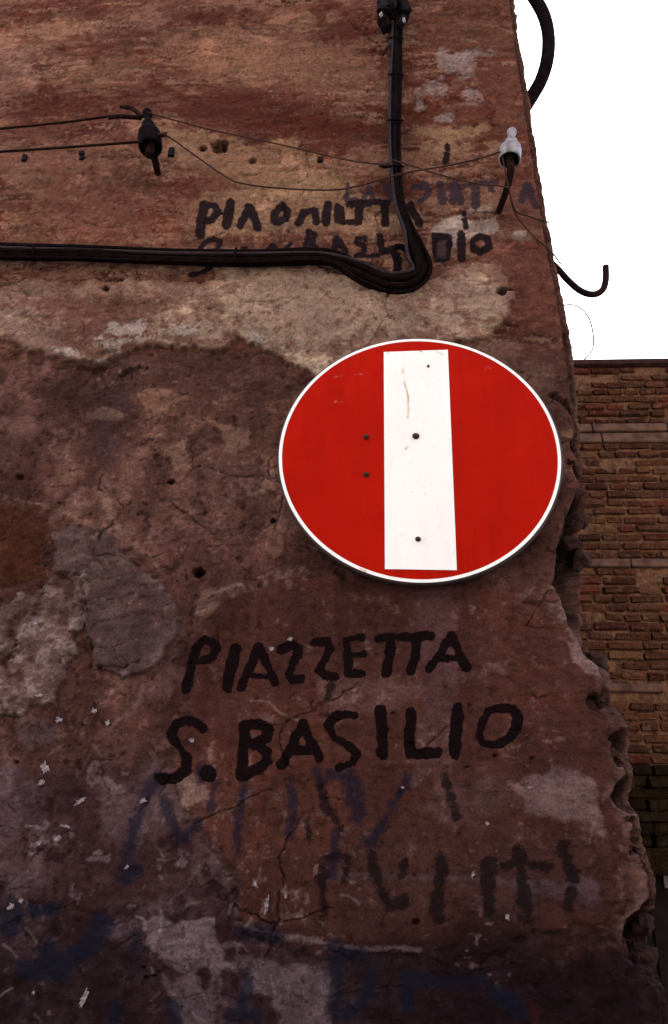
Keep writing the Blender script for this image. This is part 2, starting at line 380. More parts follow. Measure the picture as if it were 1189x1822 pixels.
lay(poly([(20,1285),(80,1270),(110,1290),(95,1330),(40,1340)], 6, 5, 5), (98, 78, 76), .7)
lay(line([(0,1350),(60,1345),(120,1330),(190,1295),(240,1260),(255,1225)], 8, 4, 4), (138, 106, 92), .6)
H += line([(0,1350),(60,1345),(120,1330),(190,1295),(240,1260),(255,1225)], 8, 4, 4)*.002
# smooth reddish coat that carries the street name
pan = poly([(395,1050),(470,1035),(560,1012),(700,1030),(860,1035),(940,1060),(1010,1110),(1042,1160),(1060,1230),(1085,1300),(1090,1400),(1095,1530),(1090,1650),(740,1690),(560,1690),(430,1655),(420,1560),(330,1420),(300,1330),(330,1240),(350,1120)], 12, 8, 8)
lay(pan, (88, 50, 40), .93); H += pan*.006
lay(pan*sst(BL+W1*.4, .0, .5), (96, 54, 40), .6)
lay(pan*sst(-BL+W1*.6+W2*.2, .1, .6), (74, 42, 38), .55)
lay(pan*sst(W2*.8+G1*.7, .62, .95), (124, 88, 80), .5)
lay(line([(395,1055),(420,1045),(440,1048),(480,1030),(560,1008)], 13, 4, 4), (146, 112, 92), .7); H += line([(395,1055),(440,1048),(480,1030),(560,1008)], 12, 4, 5)*.004
lay(poly([(345,1075),(370,1045),(420,1040),(470,1045),(400,1070),(365,1110)], 6, 5, 5), (128, 98, 84), .6)
lay(line([(445,1245),(480,1250),(498,1270),(530,1283)], 5, 2, 2), (150, 116, 100), .8); H += line([(445,1245),(480,1250),(498,1270),(530,1283)], 5, 2, 2)*.003
lay(poly([(560,1215),(690,1205),(740,1195),(760,1225),(700,1262),(600,1275),(570,1250)], 10, 8, 8), (112, 78, 70), .6)
lay(line([(820,1210),(850,1205),(880,1190),(905,1178)], 14, 4, 6), (122, 88, 80), .65)
lay(poly([(745,1040),(800,1045),(812,1200),(815,1370),(745,1380),(755,1200)], 6, 10, 5), (98, 70, 70), .55)
lay(poly([(300,1385),(350,1385),(370,1420),(320,1425),(290,1410)], 6, 4, 5), (140, 112, 98), .65)
lay(poly([(300,1120),(330,1100),(340,1200),(310,1260),(270,1240),(280,1180)], 10, 6, 8), (108, 78, 76), .6)
lay(poly([(815,1375),(900,1395),(920,1420),(860,1470),(790,1460),(745,1430)], 12, 10, 8), (104, 76, 72), .5)
lay(poly([(930,1400),(985,1370),(1040,1390),(1062,1440),(1050,1462),(1000,1452),(940,1440)], 10, 7, 8), (128, 100, 98), .75)
lay(line([(905,1395),(925,1405),(960,1420),(1000,1462)], 8, 4, 3), (130, 98, 90), .5)
lay(poly([(560,1660),(640,1560),(700,1420),(780,1420),(820,1560),(760,1660)], 20, 20, 12), (84, 54, 46), .4)
# right of the sign
rs = poly([(930,600),(1015,600),(1030,760),(1040,880),(1000,960),(960,1030),(930,1080),(860,1040),(960,950),(1000,820),(990,720)], 10, 10, 8)
lay(rs, (98, 60, 50), .7)
lay(blob(950,655,30,14,10,.8,.5), (130, 94, 80), .6); lay(blob(1012,770,20,7,-12,.8,.4), (150, 112, 92), .7)
lay(line([(925,1060),(955,1050),(985,1042)], 12, 4, 4), (134, 98, 84), .7)
lay(line([(985,1085),(1015,1105),(1030,1140),(1060,1172),(1078,1185)], 22, 5, 6), (132, 104, 98), .75)
lay(poly([(1010,1145),(1050,1155),(1080,1180),(1076,1198),(1040,1200),(1020,1180)], 5, 4, 4), (142, 114, 108), .75)
# foot of the wall: dirty plaster, old paint
low = sst(qy+W1*30+qx*.12, 1330, 1420)*(1-pan)*sst(-qx+W1*20, -1010, -960)
lay(low, (82, 56, 56), .85)
lay(low*sst(W1+W2*.5, .0, .5), (104, 78, 80), .6)
lay(low*sst(-W1+W2*.6, .05, .5), (62, 34, 36), .75)
lay(low*sst(W2+G1*.6, .5, .9), (128, 106, 108), .55)
lay(low*sst(-W2+G1*.7, .45, .85), (44, 24, 28), .6)
bot = sst(qy+W1*26, 1660, 1720)
lay(bot, (70, 44, 46), .6); lay(bot*sst(-qx, -980, -620)*0+bot*sst(qx+W1*60, 620, 860), (58, 34, 38), .8)
lay(poly([(262,1645),(320,1632),(385,1632),(400,1700),(395,1740),(340,1735),(285,1700)], 9, 4, 8), (140, 114, 112), .85)
lay(poly([(400,1715),(440,1695),(500,1720),(560,1735),(590,1740),(590,1850),(500,1850),(470,1770)], 10, 6, 8), (136, 110, 108), .8)
lay(poly([(290,1740),(340,1740),(390,1800),(420,1860),(330,1860),(300,1790)], 10, 8, 8), (130, 104, 104), .75)
H += poly([(262,1645),(385,1632),(400,1740),(285,1700)], 9, 4, 8)*(.003+W2*.002)
for pts, wd in (([(288,1735),(310,1770),(340,1800),(372,1830)], 10), ([(405,1715),(440,1725),(480,1755),(500,1790)], 12),
                ([(420,1640),(455,1655),(510,1668),(560,1675),(600,1685),(640,1690),(700,1688),(745,1692)], 9), ([(300,1620),(330,1610),(362,1605)], 5)):
    mm = line(pts, wd, 4, 3); lay(mm, (150, 122, 114), .75); H += mm*.0025
lay(poly([(180,1395),(260,1420),(250,1500),(170,1500),(160,1440)], 14, 12, 10), (108, 82, 84), .55)
lay(poly([(0,1370),(90,1390),(110,1450),(0,1480)], 14, 12, 10), (92, 68, 74), .55)
lay(poly([(860,1500),(1080,1500),(1070,1620),(900,1640),(840,1590)], 16, 14, 10), (78, 48, 44), .6)
lay(line([(575,1558),(700,1560),(900,1568),(1060,1578)], 9, 2, 5), (104, 84, 90), .5)
lay(poly([(905,1560),(1050,1562),(1070,1600),(940,1605)], 8, 10, 8), (96, 76, 84), .5)
# lowest stretch: grime plus the dimmer light there, painted into the colour
dirt_dim = sst(qy+W1*70+BL*60, 1480, 1760)
C *= (1-dirt_dim*.38)[..., None]; C[..., 2] *= (1+dirt_dim*.16); C[..., 0] *= (1-dirt_dim*.06)
dl = poly([(-60,1560),(60,1580),(240,1600),(255,1690),(260,1850),(-60,1850)], 26, 26, 14); C *= (1-dl*.35)[..., None]  # lower left: more fall-off of light painted in
dr_ = poly([(600,1690),(760,1650),(1100,1640),(1150,1750),(1160,1850),(640,1850)], 22, 22, 14); C *= (1-dr_*.38)[..., None]  # lower right: light falling off, painted darker again
# pits, grains and small chips everywhere
pit = sst(W3*.6+G1*.7-W1*.2, .62, .82); H -= pit*.0015; lay(pit, (52, 28, 24), .45)
chip = sst(fbm(S, Zf, 95, 3, 71)+W2*.35, .62, .95)*sst(W1+BL*.5, -.1, .5)
lay(chip, (150, 120, 108), .38); H += chip*.0005
rs_ = random.Random(11)
def scratch(n, x0, y0, x1, y1, cols, lmin, lmax, wmin, wmax, k0, k1, ang=None):
    for _ in range(n):
        x, y = rs_.uniform(x0, x1), rs_.uniform(y0, y1); L = rs_.uniform(lmin, lmax); a_ = rs_.gauss(ang[0], ang[1]) if ang else rs_.uniform(0, math.pi)
        lay(line([(x, y), (x+L*.5*math.cos(a_), y+L*.5*math.sin(a_)+rs_.uniform(-2, 2)), (x+L*math.cos(a_+.15), y+L*math.sin(a_+.15))], rs_.uniform(wmin, wmax), 2, 1.5), rs_.choice(cols), rs_.uniform(k0, k1))
scratch(60, 0, 1380, 640, 1810, [(150, 128, 128), (128, 104, 104), (110, 84, 86)], 8, 40, 2.5, 5, .3, .65)
scratch(45, 560, 1200, 1080, 1700, [(136, 108, 102), (116, 88, 84)], 6, 28, 2, 4, .25, .55)
scratch(40, 0, 1200, 1080, 1810, [(40, 22, 24), (52, 30, 30)], 8, 40, 2.5, 7, .3, .6)
scratch(40, 0, 640, 500, 1040, [(60, 34, 32), (128, 92, 80)], 12, 60, 2.5, 6, .2, .45, (0.1, .35))
scratch(70, 0, 0, 900, 480, [(84, 40, 28), (74, 34, 24), (150, 112, 90)], 20, 110, 2.5, 7, .25, .5, (0, .08))
scratch(30, 0, 500, 900, 620, [(104, 66, 54), (186, 156, 138), (90, 56, 46)], 8, 45, 2.5, 6, .25, .5, (0, .3))
M1 = fbm(S, Zf, 110, 4, 91, .65); M2 = fbm(S, Zf*1.3, 48, 5, 95, .65)
grit = (.35+.9*sst(fbm(S, Zf, 6, 3, 99), -.2, .6))*(1-.55*pan)*(1-.6*grey)
C *= np.clip(1+(M1*.17+M2*.22)*grit, .5, 1.8)[..., None]; H += (M1*.0006+M2*.0009)*grit
drip = fbm(S, Zf*.07, 36, 4, 83); drip2 = fbm(S*.3, Zf, 30, 4, 87)
C *= (1+np.where(qy > 700, drip, drip2)*.16+W1*.12+W2*.12)[..., None]
rub = np.abs(fbm(S+PY*2, Zf, 22, 4, 61)); rub2 = fbm(S+PY*2, Zf, 55, 3, 67)
rub3 = fbm(S*1.6+PY*3, Zf, 120, 3, 69)
# broken corner: bare mortar and rubble
bkm = np.clip(BK*1.6, 0, 1).astype(np.float32)
lay(bkm, (74, 52, 46), .9); lay(bkm*sst(rub2+rub3*.5, .1, .6), (54, 36, 32), .7); lay(bkm*sst(-rub2+G1*.4, .2, .7), (112, 88, 80), .6)
lip = np.zeros((nr, nc), np.float32); dx_ = xi[:, None]-PX[:, :nf]; lip[:, :nf] = (1-sst(dx_.astype(np.float32)+W2[:, :nf]*.010, .004, .022))*sst(qy[:, :nf], 980, 1130)*sst(W1[:, :nf]+W2[:, :nf]*.5, -.15, .35)
lay(lip, (134, 106, 98), .45); H += lip*.002
side = sst(PY.astype(np.float32), .06, .16)
lay(side, (104, 66, 54), .8)
# relief
H += fbm(S, Zf, 3.2, 3, 51)*.007+W1*.0022+W2*.0011+W3*.0004

bs = slice(nf, nf+NB); f1, f2, lv, sl = rubble(S[:, bs].astype(float)+PY[:, bs]*.6+W2[:, bs]*.004, Z[:, bs]+G1[:, bs]*.003, .026, 3)
stone_ = (lv-.5)*.030+sl*.022+(1-sst(f2-f1, 0, .22))*-.016
rubm = np.zeros((nr, nc), np.float32); rubm[:, bs] = stone_; rlev = np.zeros((nr, nc), np.float32); rlev[:, bs] = lv
C *= (1+BK.clip(0, 1)*(rlev-.5)*.9)[..., None].astype(np.float32)
H += BK.clip(0, 1)*(rubm-.006-rub*.018-rub3*.0035)
cav = poly([(1030,880),(1048,925),(1056,1000),(1052,1070),(1044,1135),(1022,1120),(1008,1075),(985,1040),(995,985),(1010,920)], 5, 6, 5)
H -= cav*.03
H -= poly([(990,1025),(1048,1030),(1046,1135),(1026,1120),(1008,1075)], 5, 6, 4)*.05
for a in ((1100,1312,14,12,0),(1108,1355,14,13,0),(1112,1405,16,18,0),(1120,1460,16,10,0),(1062,1250,14,12,0),(1150,1655,16,22,0),(1140,1700,16,14,0),(1132,1515,14,10,0),(1158,1620,12,14,0)):
    H -= blob(*a, .7, .5)*.03
for pts, wd, dp in (([(985,700),(1005,715),(1030,738)], 9, .016), ([(1020,788),(1040,806)], 12, .02), ([(1015,825),(1042,846)], 12, .02), ([(930,1073),(990,1072)], 5, .006),
        ([(-40,530),(0,514),(25,503),(60,496),(150,498),(260,500),(340,504),(400,502)], 2.6, .009), ([(0,524),(20,521)], 3, .006), ([(440,545),(490,540),(520,535)], 3, .005),
        ([(640,520),(670,518)], 5, .006), ([(180,635),(205,628)], 8, .008), ([(215,670),(240,660),(260,655)], 12, .012), ([(300,205),(340,204)], 2, .002),
        ([(150,1045),(155,1070),(150,1110),(165,1150)], 6, .006), ([(110,1022),(155,1030)], 5, .006), ([(160,1185),(220,1190),(250,1180)], 5, .006),
        ([(590,205),(650,200),(690,210)], 3, .003), ([(560,1000),(640,1040)], 3, .002), ([(835,378),(812,398)], 2.5, .003)):
    H -= line(pts, wd, 2.0, 1.5, False)*dp
for x, y, r_, d_ in ((355,1020,11,.03),(190,517,6,.025),(893,522,9,.02),(905,518,6,.012),(305,857,7,.012),(488,928,6,.012),(362,266,7,.02),(390,262,15,.02),(400,255,8,.012),(450,286,8,.014),(388,640,5,.005),
        (35,848,7,.012),(280,808,4,.01),(690,532,5,.012),(612,545,3,.006),(848,566,5,.004),(480,565,4,.006),(375,556,5,.008),(790,500,4,.005),(700,1270,4,.006),(835,1255,4,.006),(945,1350,4,.008),(880,1345,4,.008),
        (258,1720,3,.01),(262,1738,3,.01),(275,1735,3,.01),(830,1365,4,.006),(340,1180,4,.004),(25,1355,5,.01),(740,1640,6,.008),(120,230,3,.004),(655,160,3,.006),(668,85,4,.006),(500,95,3,.005),(420,195,4,.005)):
    mm = blob(x, y, r_, r_*.8, 0, .35, .3); H -= mm*d_
    if r_ >= 6: lay(blob(x, y, r_*1.1, r_*.9, 0, .3, .3), (46, 24, 20), .8)
L_ = (C*np.array([.3, .5, .2], np.float32)).sum(-1, keepdims=True); gsat = (.88+.06*sst(-qy, -700, -300))[..., None]
C[:] = (L_+(C-L_)*gsat)*(np.array([.98, 1.015, .995], np.float32)+sst(qy, 650, 1100)[..., None]*np.array([.02, -.012, .055], np.float32))
for size, seed, th_, dp, msk in ((.19, 5, .020, .0040, sst(BL+W1*.5, .05, .45)), (.07, 8, .035, .0022, sst(-BL+W2*.5, .25, .6)*(1-.7*pan))):
    f1, f2, lv, sl = rubble(S.astype(float)+W1*.018+W2*.006, Z*1.15+W2*.007+BL*.02, size, seed)
    cr = ((1-sst(f2-f1, th_*.3, th_))*msk*sst(W2+W1, -.5, .2)).astype(np.float32)
    H -= cr*dp; C *= (1-cr*.45)[..., None]
# flake scars: thin coats lifted off in shards, edges sharp
f1, f2, lv, sl = rubble(S.astype(float)+W2*.012+G1*.004, Z+W2*.010, .055, 12)
sc_ = ((lv > .70)*sst(f2-f1, .05, .09)*sst(W1+BL*.6+M2*.4, .15, .35)*(1-.75*pan)).astype(np.float32)
H -= sc_*.0022; C *= (1+sc_*(np.where(lv > .85, .32, -.26))*.9)[..., None].astype(np.float32)
NX = np.sin(TH); NY = -np.cos(TH)
PXd = PX+NX*H; PYd = PY+NY*H

# ---- painted writing: fields in pixels, positive inside a stroke
def field(strokes, amp=0.0, ed=1.6):
    f = np.full((nr, nc), -30, np.float32)
    for pts, wd in strokes:
        if len(pts) == 1: pts = pts*2
        xs = [p[0] for p in pts]; yy = [p[1] for p in pts]; g = wd/2+14
        w = window(min(xs)-g, min(yy)-g, max(xs)+g, max(yy)+g)
        if w is None: continue
        X, Y = qx[w], qy[w]; d = np.full(X.shape, 1e9, np.float32)
        for a, b in zip(pts, pts[1:]): d = np.minimum(d, seg_dist(X, Y, a, b))
        f[w] = np.maximum(f[w], wd/2-d+W1[w]*1.5+W2[w]*(ed+.3+amp)+G1[w]*ed)
    return np.clip(f, -30, 30)
def zm(x0, y0, sc, L): return [([(x0+x/sc, y0+y/sc) for x, y in p], w/sc) for p, w in L]
fresh = zm(280, 1110, 3.497, [
    ([(178,402),(205,280),(225,200),(245,150)], 60), ([(240,150),(290,112),(345,115),(372,160),(345,210),(295,228),(250,232)], 48),
    ([(437,395),(468,270),(490,155)], 66), ([(522,390),(580,270),(635,155)], 54), ([(635,155),(690,260),(735,362)], 54), ([(585,325),(690,330)], 36),
    ([(775,168),(830,128),(880,150),(878,205),(840,262),(815,318),(845,350),(890,345)], 52), ([(978,116),(1060,116),(1078,160),(1032,240),(1005,290),(1050,322),(1108,332)], 44),
    ([(285,652),(240,612),(180,600),(110,625),(78,682),(125,755),(185,830),(182,905),(110,965),(15,958)], 54), ([(314,930),(316,936)], 84),
    ([(542,640),(535,790),(522,940)], 62), ([(560,625),(640,622),(692,655),(680,720),(590,752)], 50), ([(590,752),(682,790),(690,850),(630,905),(530,940)], 56),
    ([(772,880),(840,760),(905,620)], 48), ([(905,620),(955,730),(1010,838)], 50), ([(830,788),(965,792)], 44)]) + zm(560, 1110, 2.9725, [
    ([(170,92),(175,180),(177,268)], 36), ([(172,88),(250,76)], 24), ([(185,168),(256,165)], 28), ([(180,268),(248,268)], 34),
    ([(338,78),(400,72),(462,72)], 34), ([(405,85),(395,170),(378,262)], 46), ([(474,76),(540,70),(612,66)], 36), ([(540,85),(528,170),(508,248)], 44),
    ([(606,246),(660,160),(722,70)], 38), ([(722,68),(760,150),(800,236)], 40), ([(660,188),(772,184)], 26),
    ([(210,488),(150,484),(105,495),(76,540),(100,598),(180,648),(224,690),(200,738),(130,764)], 40), ([(350,470),(360,590),(360,698)], 52),
    ([(510,472),(502,580),(500,690)], 48), ([(500,692),(570,688),(652,682)], 42), ([(756,442),(748,570),(740,692)], 58),
    ([(985,445),(1045,452),(1070,500),(1060,565),(1020,615),(945,645),(885,632),(868,585),(890,520),(920,465),(985,445)], 40)])
old = zm(320, 300, 3.497, [
    ([(152,230),(135,310),(125,400)], 52), ([(152,225),(215,222),(236,262),(200,310),(150,322)], 34), ([(312,215),(300,280),(290,345)], 44),
    ([(376,352),(405,290),(432,238)], 32), ([(432,238),(460,300),(486,362)], 40), ([(640,228),(668,262),(660,308),(610,332),(582,322),(592,282),(640,228)], 28),
    ([(740,335),(775,272),(840,252),(850,330)], 32), ([(920,215),(910,330)], 42), ([(980,225),(975,320)], 26), ([(990,230),(1008,270),(1010,328)], 24), ([(1010,334),(1120,330)], 12), ([(1050,216),(1180,218)], 24), ([(1122,222),(1112,325)], 36),
    ([(120,500),(150,455),(210,428),(248,440),(236,488)], 24), ([(70,660),(130,654),(190,620)], 22), ([(400,492)], 56), ([(540,500),(580,466),(602,510)], 34), ([(640,505),(690,452)], 26),
    ([(778,490),(800,392),(842,400),(832,438),(800,446),(850,490)], 26), ([(962,490),(975,424),(1032,510)], 28), ([(960,470),(1010,480)], 16), ([(1150,430),(1100,430),(1100,462),(1150,480),(1140,525),(1100,540)], 24)]) + zm(580, 280, 2.831, [
    ([(250,222),(310,222)], 18), ([(298,225),(300,325)], 30), ([(428,232),(450,280),(470,322)], 34), ([(275,392),(282,452)], 22), ([(150,497),(262,490)], 10), ([(290,470),(330,460),(368,500),(360,572)], 26),
    ([(682,382),(686,505)], 30), ([(780,392),(818,408),(824,450),(780,474),(742,455),(740,412),(780,392)], 20), ([(560,398),(612,398)], 22), ([(545,396),(550,500)], 12), ([(625,396),(615,505)], 12), ([(550,514),(610,514)], 10),
    ([(693,275),(696,290)], 9), ([(700,305),(702,318)], 11), ([(706,332),(708,345)], 12), ([(604,0),(600,30)], 14)]) + [([(796,258),(797,264)], 8), ([(795,276),(793,286)], 9)]
purple = zm(580, 280, 2.831, [
    ([(110,130),(105,208),(150,210)], 18), ([(190,210),(222,142),(236,205)], 20), ([(300,130),(330,200)], 24), ([(438,140),(505,132),(520,160),(500,190),(470,215)], 24),
    ([(578,130),(588,220)], 36), ([(640,222),(648,132),(684,222)], 30), ([(700,135),(860,130)], 20), ([(752,140),(756,240)], 42), ([(830,150),(834,165)], 28), ([(985,215),(1015,138),(1058,242)], 30),
    ([(585,430),(585,485)], 86)])
ghost = zm(560, 1380, 2.378, [
    ([(35,400),(45,590)], 42), ([(50,340),(130,335),(150,380),(120,440)], 34), ([(245,340),(270,470),(315,545),(385,535)], 44), ([(380,370),(378,410)], 50), ([(535,360),(525,480),(512,600)], 60),
    ([(735,370),(730,480),(738,580)], 52), ([(800,385),(860,372),(990,392)], 46), ([(862,330),(880,480),(900,610)], 60), ([(1048,300),(1065,360),(1085,430)], 62), ([(1082,490),(1075,560)], 54),
    ([(555,10),(578,100),(605,170)], 34), ([(15,40),(50,110),(110,220)], 34)]) + zm(200, 1380, 2.831, [([(1000,100),(1010,160),(985,230)], 16), ([(995,270),(990,340)], 22), ([(1060,140),(1110,200),(1140,240)], 26)]) + [([(575,1255),(583,1240),(590,1222)], 12)]
blue = zm(200, 1380, 2.831, [
    ([(215,20),(180,90),(110,260),(60,480)], 56), ([(270,130),(300,240),(340,320),(440,240)], 58), ([(525,30),(490,160)], 42), ([(662,60),(640,200),(640,380)], 46), ([(900,10),(915,200),(888,290)], 48), ([(1130,280),(1110,500)], 60), ([(445,-40),(440,20)], 40), ([(620,770),(840,810)], 70)]) + zm(560, 1380, 2.378, [
    ([(110,-10),(60,-5)], 50), ([(150,0),(165,80),(185,170)], 90), ([(390,15),(340,110),(290,190),(235,280)], 50), ([(15,-20),(20,20)], 50)]) + zm(0, 1550, 2.123, [
    ([(60,150),(40,210)], 80), ([(200,140),(130,150)], 60), ([(385,190),(350,280),(250,340),(110,375)], 84), ([(180,300),(230,390)], 70), ([(522,240),(500,370)], 32), ([(655,500),(670,570)], 50), ([(935,390),(910,560)], 44), ([(880,545),(960,545)], 60), ([(440,520),(420,570)], 50), ([(510,0),(470,30)], 60)]) + zm(500, 1600, 1.7257, [
    ([(168,150),(165,360)], 44), ([(165,165),(245,168),(280,215),(265,310),(200,350)], 36), ([(390,235),(392,335)], 42), ([(392,248),(500,255),(610,245)], 40), ([(670,290),(740,350)], 54)]) + [([(100,1278),(115,1282)], 12), ([(280,1385),(262,1410)], 26)]
red = [([(950,1800),(955,1830)], 24)]
ATT = {'ink_fresh': field(fresh), 'ink_old': field(old, 0, .7), 'ink_purple': field(purple, 0, .8), 'ink_ghost': field(ghost, 2.5), 'ink_blue': field(blue, 3.0), 'ink_red': field(red, 4)}

def grid_mesh(name, X, Y, Zz):
    n, m = X.shape; co = np.stack([X, Y, Zz], -1).reshape(-1, 3).astype(np.float32)
    i = np.arange(n*m).reshape(n, m); q = np.stack([i[:-1, :-1], i[:-1, 1:], i[1:, 1:], i[1:, :-1]], -1).reshape(-1)
    me = bpy.data.meshes.new(name); me.vertices.add(n*m); me.vertices.foreach_set('co', co.reshape(-1))
    me.loops.add(len(q)); me.loops.foreach_set('vertex_index', q.astype(np.int32))
    nq = len(q)//4; me.polygons.add(nq); me.polygons.foreach_set('loop_start', np.arange(0, nq*4, 4, dtype=np.int32))
    me.polygons.foreach_set('use_smooth', np.ones(nq, bool)); me.update(calc_edges=True); return me
wm = grid_mesh('plaster', PXd, PYd, Z)
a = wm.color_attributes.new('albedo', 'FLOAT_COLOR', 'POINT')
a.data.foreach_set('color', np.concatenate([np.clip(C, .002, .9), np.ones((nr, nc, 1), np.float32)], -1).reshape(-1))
for k_, v in ATT.items():
    at_ = wm.attributes.new(k_, 'FLOAT', 'POINT'); at_.data.foreach_set('value', v.reshape(-1))

def plaster_material():
    t = NT('old_plaster'); col = t.attr('albedo').outputs['Color']
    g = t.noise(230, 5, .65); g2 = t.noise(60, 4, .6, stretch=(1, 1, 1.6))
    col = t.mix(col, t.ramp(g, [(.36, (.45, .43, .42)), (.5, (1, 1, 1)), (.66, (1.6, 1.57, 1.55))]), .45, 'MULTIPLY')
    col = t.mix(col, t.ramp(g2, [(.38, (.66, .63, .62)), (.5, (1, 1, 1)), (.63, (1.3, 1.29, 1.29))]), .55, 'MULTIPLY')
    wear = t.noise(70, 5, .7); fine = t.noise(300, 3, .6)
    w0 = t.math('SUBTRACT', wear, .5); f0 = t.math('SUBTRACT', fine, .5)
    rim = None
    for nm, c, wn_, op, lo, hi in (('ink_blue', (.0055, .0075, .018), 32, .74, -7, 8), ('ink_red', (.045, .008, .008), 36, .45, -10, 12), ('ink_ghost', (.007, .004, .005), 32, .86, -3, 5), ('ink_purple', (.030, .020, .028), 14, .9, -2.8, .6),
                               ('ink_old', (.010, .005, .007), 9, .97, -3.4, -.6), ('ink_fresh', (.0050, .0018, .0026), 9.0, .985, -2.4, -.5)):
        v = t.math('ADD', t.attr(nm).outputs['Fac'], t.math('ADD', t.math('MULTIPLY', w0, wn_), t.math('MULTIPLY', f0, wn_*.4)))
        msk = t.math('MULTIPLY', t.sstep(v, lo, hi), op)
        col = t.mix(col, c, msk); rim = msk
    m = t.set(.95, .05, 0, col)
    h = t.math('ADD', t.math('MULTIPLY', g, .5), t.noise(700, 3, .6)); t.bump(h, .8, .0030); return m
M_WALL = plaster_material()
wall = empty('old_plastered_wall', (0, 0, 0))
tag(wall, 'tall old plastered wall with peeling red-brown patches and hand-painted street name', 'wall')
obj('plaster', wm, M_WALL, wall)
M_CORE = mottled('wall_core_masonry', (.10, .06, .045), (.20, .13, .10), 9, .95, .1)
obj('masonry_core', box(bmesh.new(), (-1.5, 1.6, 4.29), (3.3, 2.7, 8.58)), M_CORE, wall)

# rubble stones lodged in the broken corner
M_ST = mottled('rubble_stone', lin((52, 34, 32)), lin((92, 68, 62)), 40, .95, .05, 0, .9, .008, lin((112, 90, 84)))
rng = random.Random(5)
def stone_mesh():
    bm = bmesh.new(); bmesh.ops.create_icosphere(bm, subdivisions=3, radius=1)
    k = [rng.uniform(-1, 1) for _ in range(9)]
    for v in bm.verts:
        n = v.co.normalized(); d = 1+.22*math.sin(3*n.x+4*k[0])*math.sin(4*n.y+4*k[1])+.18*math.sin(5*n.z+5*k[2]+2*n.x)+rng.uniform(-.10, .10)+.12*math.sin(9*n.x+6*k[3])*math.sin(8*n.z+6*k[4])
        v.co = n*d
    me = bpy.data.meshes.new('stone'); bm.to_mesh(me); bm.free(); me.materials.append(M_ST); return me
SM = [stone_mesh() for _ in range(5)]
for px, py, Y, r_ in ((1026,925,.080,.024),(1012,968,.070,.022),(1032,995,.088,.022),(1062,1180,.052,.020),(1096,1278,.068,.016),(1102,1342,.070,.015),(1110,1395,.072,.015),(1116,1446,.070,.017),(1124,1494,.070,.015),(1142,1642,.080,.020),(1150,1704,.080,.020)):
    o = bpy.data.objects.new('stone', rng.choice(SM)); link(o, wall); o.location = at(px, py, Y)
    o.rotation_euler = (rng.uniform(0, 6), rng.uniform(0, 6), rng.uniform(0, 6)); o.scale = (r_*rng.uniform(.9, 1.35), r_*rng.uniform(.8, 1.1), r_*rng.uniform(.7, 1.0))
# scraps of torn poster paper still glued to the wall
M_PAP = mottled('torn_paper', lin((84, 70, 74)), lin((150, 140, 144)), 220, .9, .05, 0, .3, .001)
def front_y(p):
    j = int(np.clip(np.searchsorted(zrow, p.z), 1, nr-1)); i = int(np.clip(np.searchsorted(PX[j, :nf], p.x), 1, nf-1)); return float(PYd[j, i])
for px, py, w_, h_ in ((104,1280,17,9),(74,1238,20,7),(166,1264,14,9),(190,1286,10,12),(78,1366,20,20),(72,1392,16,10),(142,1426,28,8),(118,1470,24,5),(102,1492,22,8),(72,1500,12,7),(228,1542,8,9),(24,1612,14,10),(42,1602,8,9),(456,1572,7,22),(477,1610,9,26),(510,1594,8,9),(840,1556,7,14),(901,1630,9,12),(518,1138,13,8),(484,1156,12,8),(342,1318,12,8),(255,1424,14,10),(66,1112,12,10),(62,1765,6,6),(152,1775,12,28),(940,1402,10,5),(866,1466,9,9),(716,1402,6,6)):
    c = at(px, py, 0); c.y = front_y(c); k = (at(px+10, py, 0)-at(px, py, 0)).length/10
    bm = bmesh.new(); n = 19; top = []; bt = []
    for i in range(n):
        a_ = 2*math.pi*i/n; rr = rng.uniform(.4, 1.1)
        x, z = math.cos(a_)*w_*.5*k*rr, math.sin(a_)*h_*.62*k*rr; y = -.0022-rng.uniform(0, .0035)*(rr > .8)
        top.append(bm.verts.new((x, y, z))); bt.append(bm.verts.new((x, y+.0006, z)))
    ct = bm.verts.new((0, -.0018, 0)); cb = bm.verts.new((0, -.001, 0))
    for i in range(n):
        j = (i+1) % n; bm.faces.new((top[i], top[j], ct)); bm.faces.new((bt[j], bt[i], cb)); bm.faces.new((top[i], bt[i], bt[j], top[j]))
    o = obj('paper_scrap', bm, M_PAP, wall); o.location = c; o.rotation_euler = (0, rng.uniform(-.5, .5), 0)
# black cable clips left in a row
M_BLK = mottled('black_plastic', (.005, .0035, .004), (.012, .008, .009), 60, .85, .05)
for px, py, w_, h_ in ((45,284,8,11),(147,276,9,6),(147,284,8,6),(307,277,10,15),(570,287,9,8),(398,257,18,12)):
    c = at(px, py, 0); c.y = front_y(c); k = (at(px+10, py, 0)-at(px, py, 0)).length/10
    o = obj('cable_clip', box(bmesh.new(), (0, 0, 0), (w_*k, .016, h_*k*1.35), None, .0015), M_BLK, wall); o.location = c

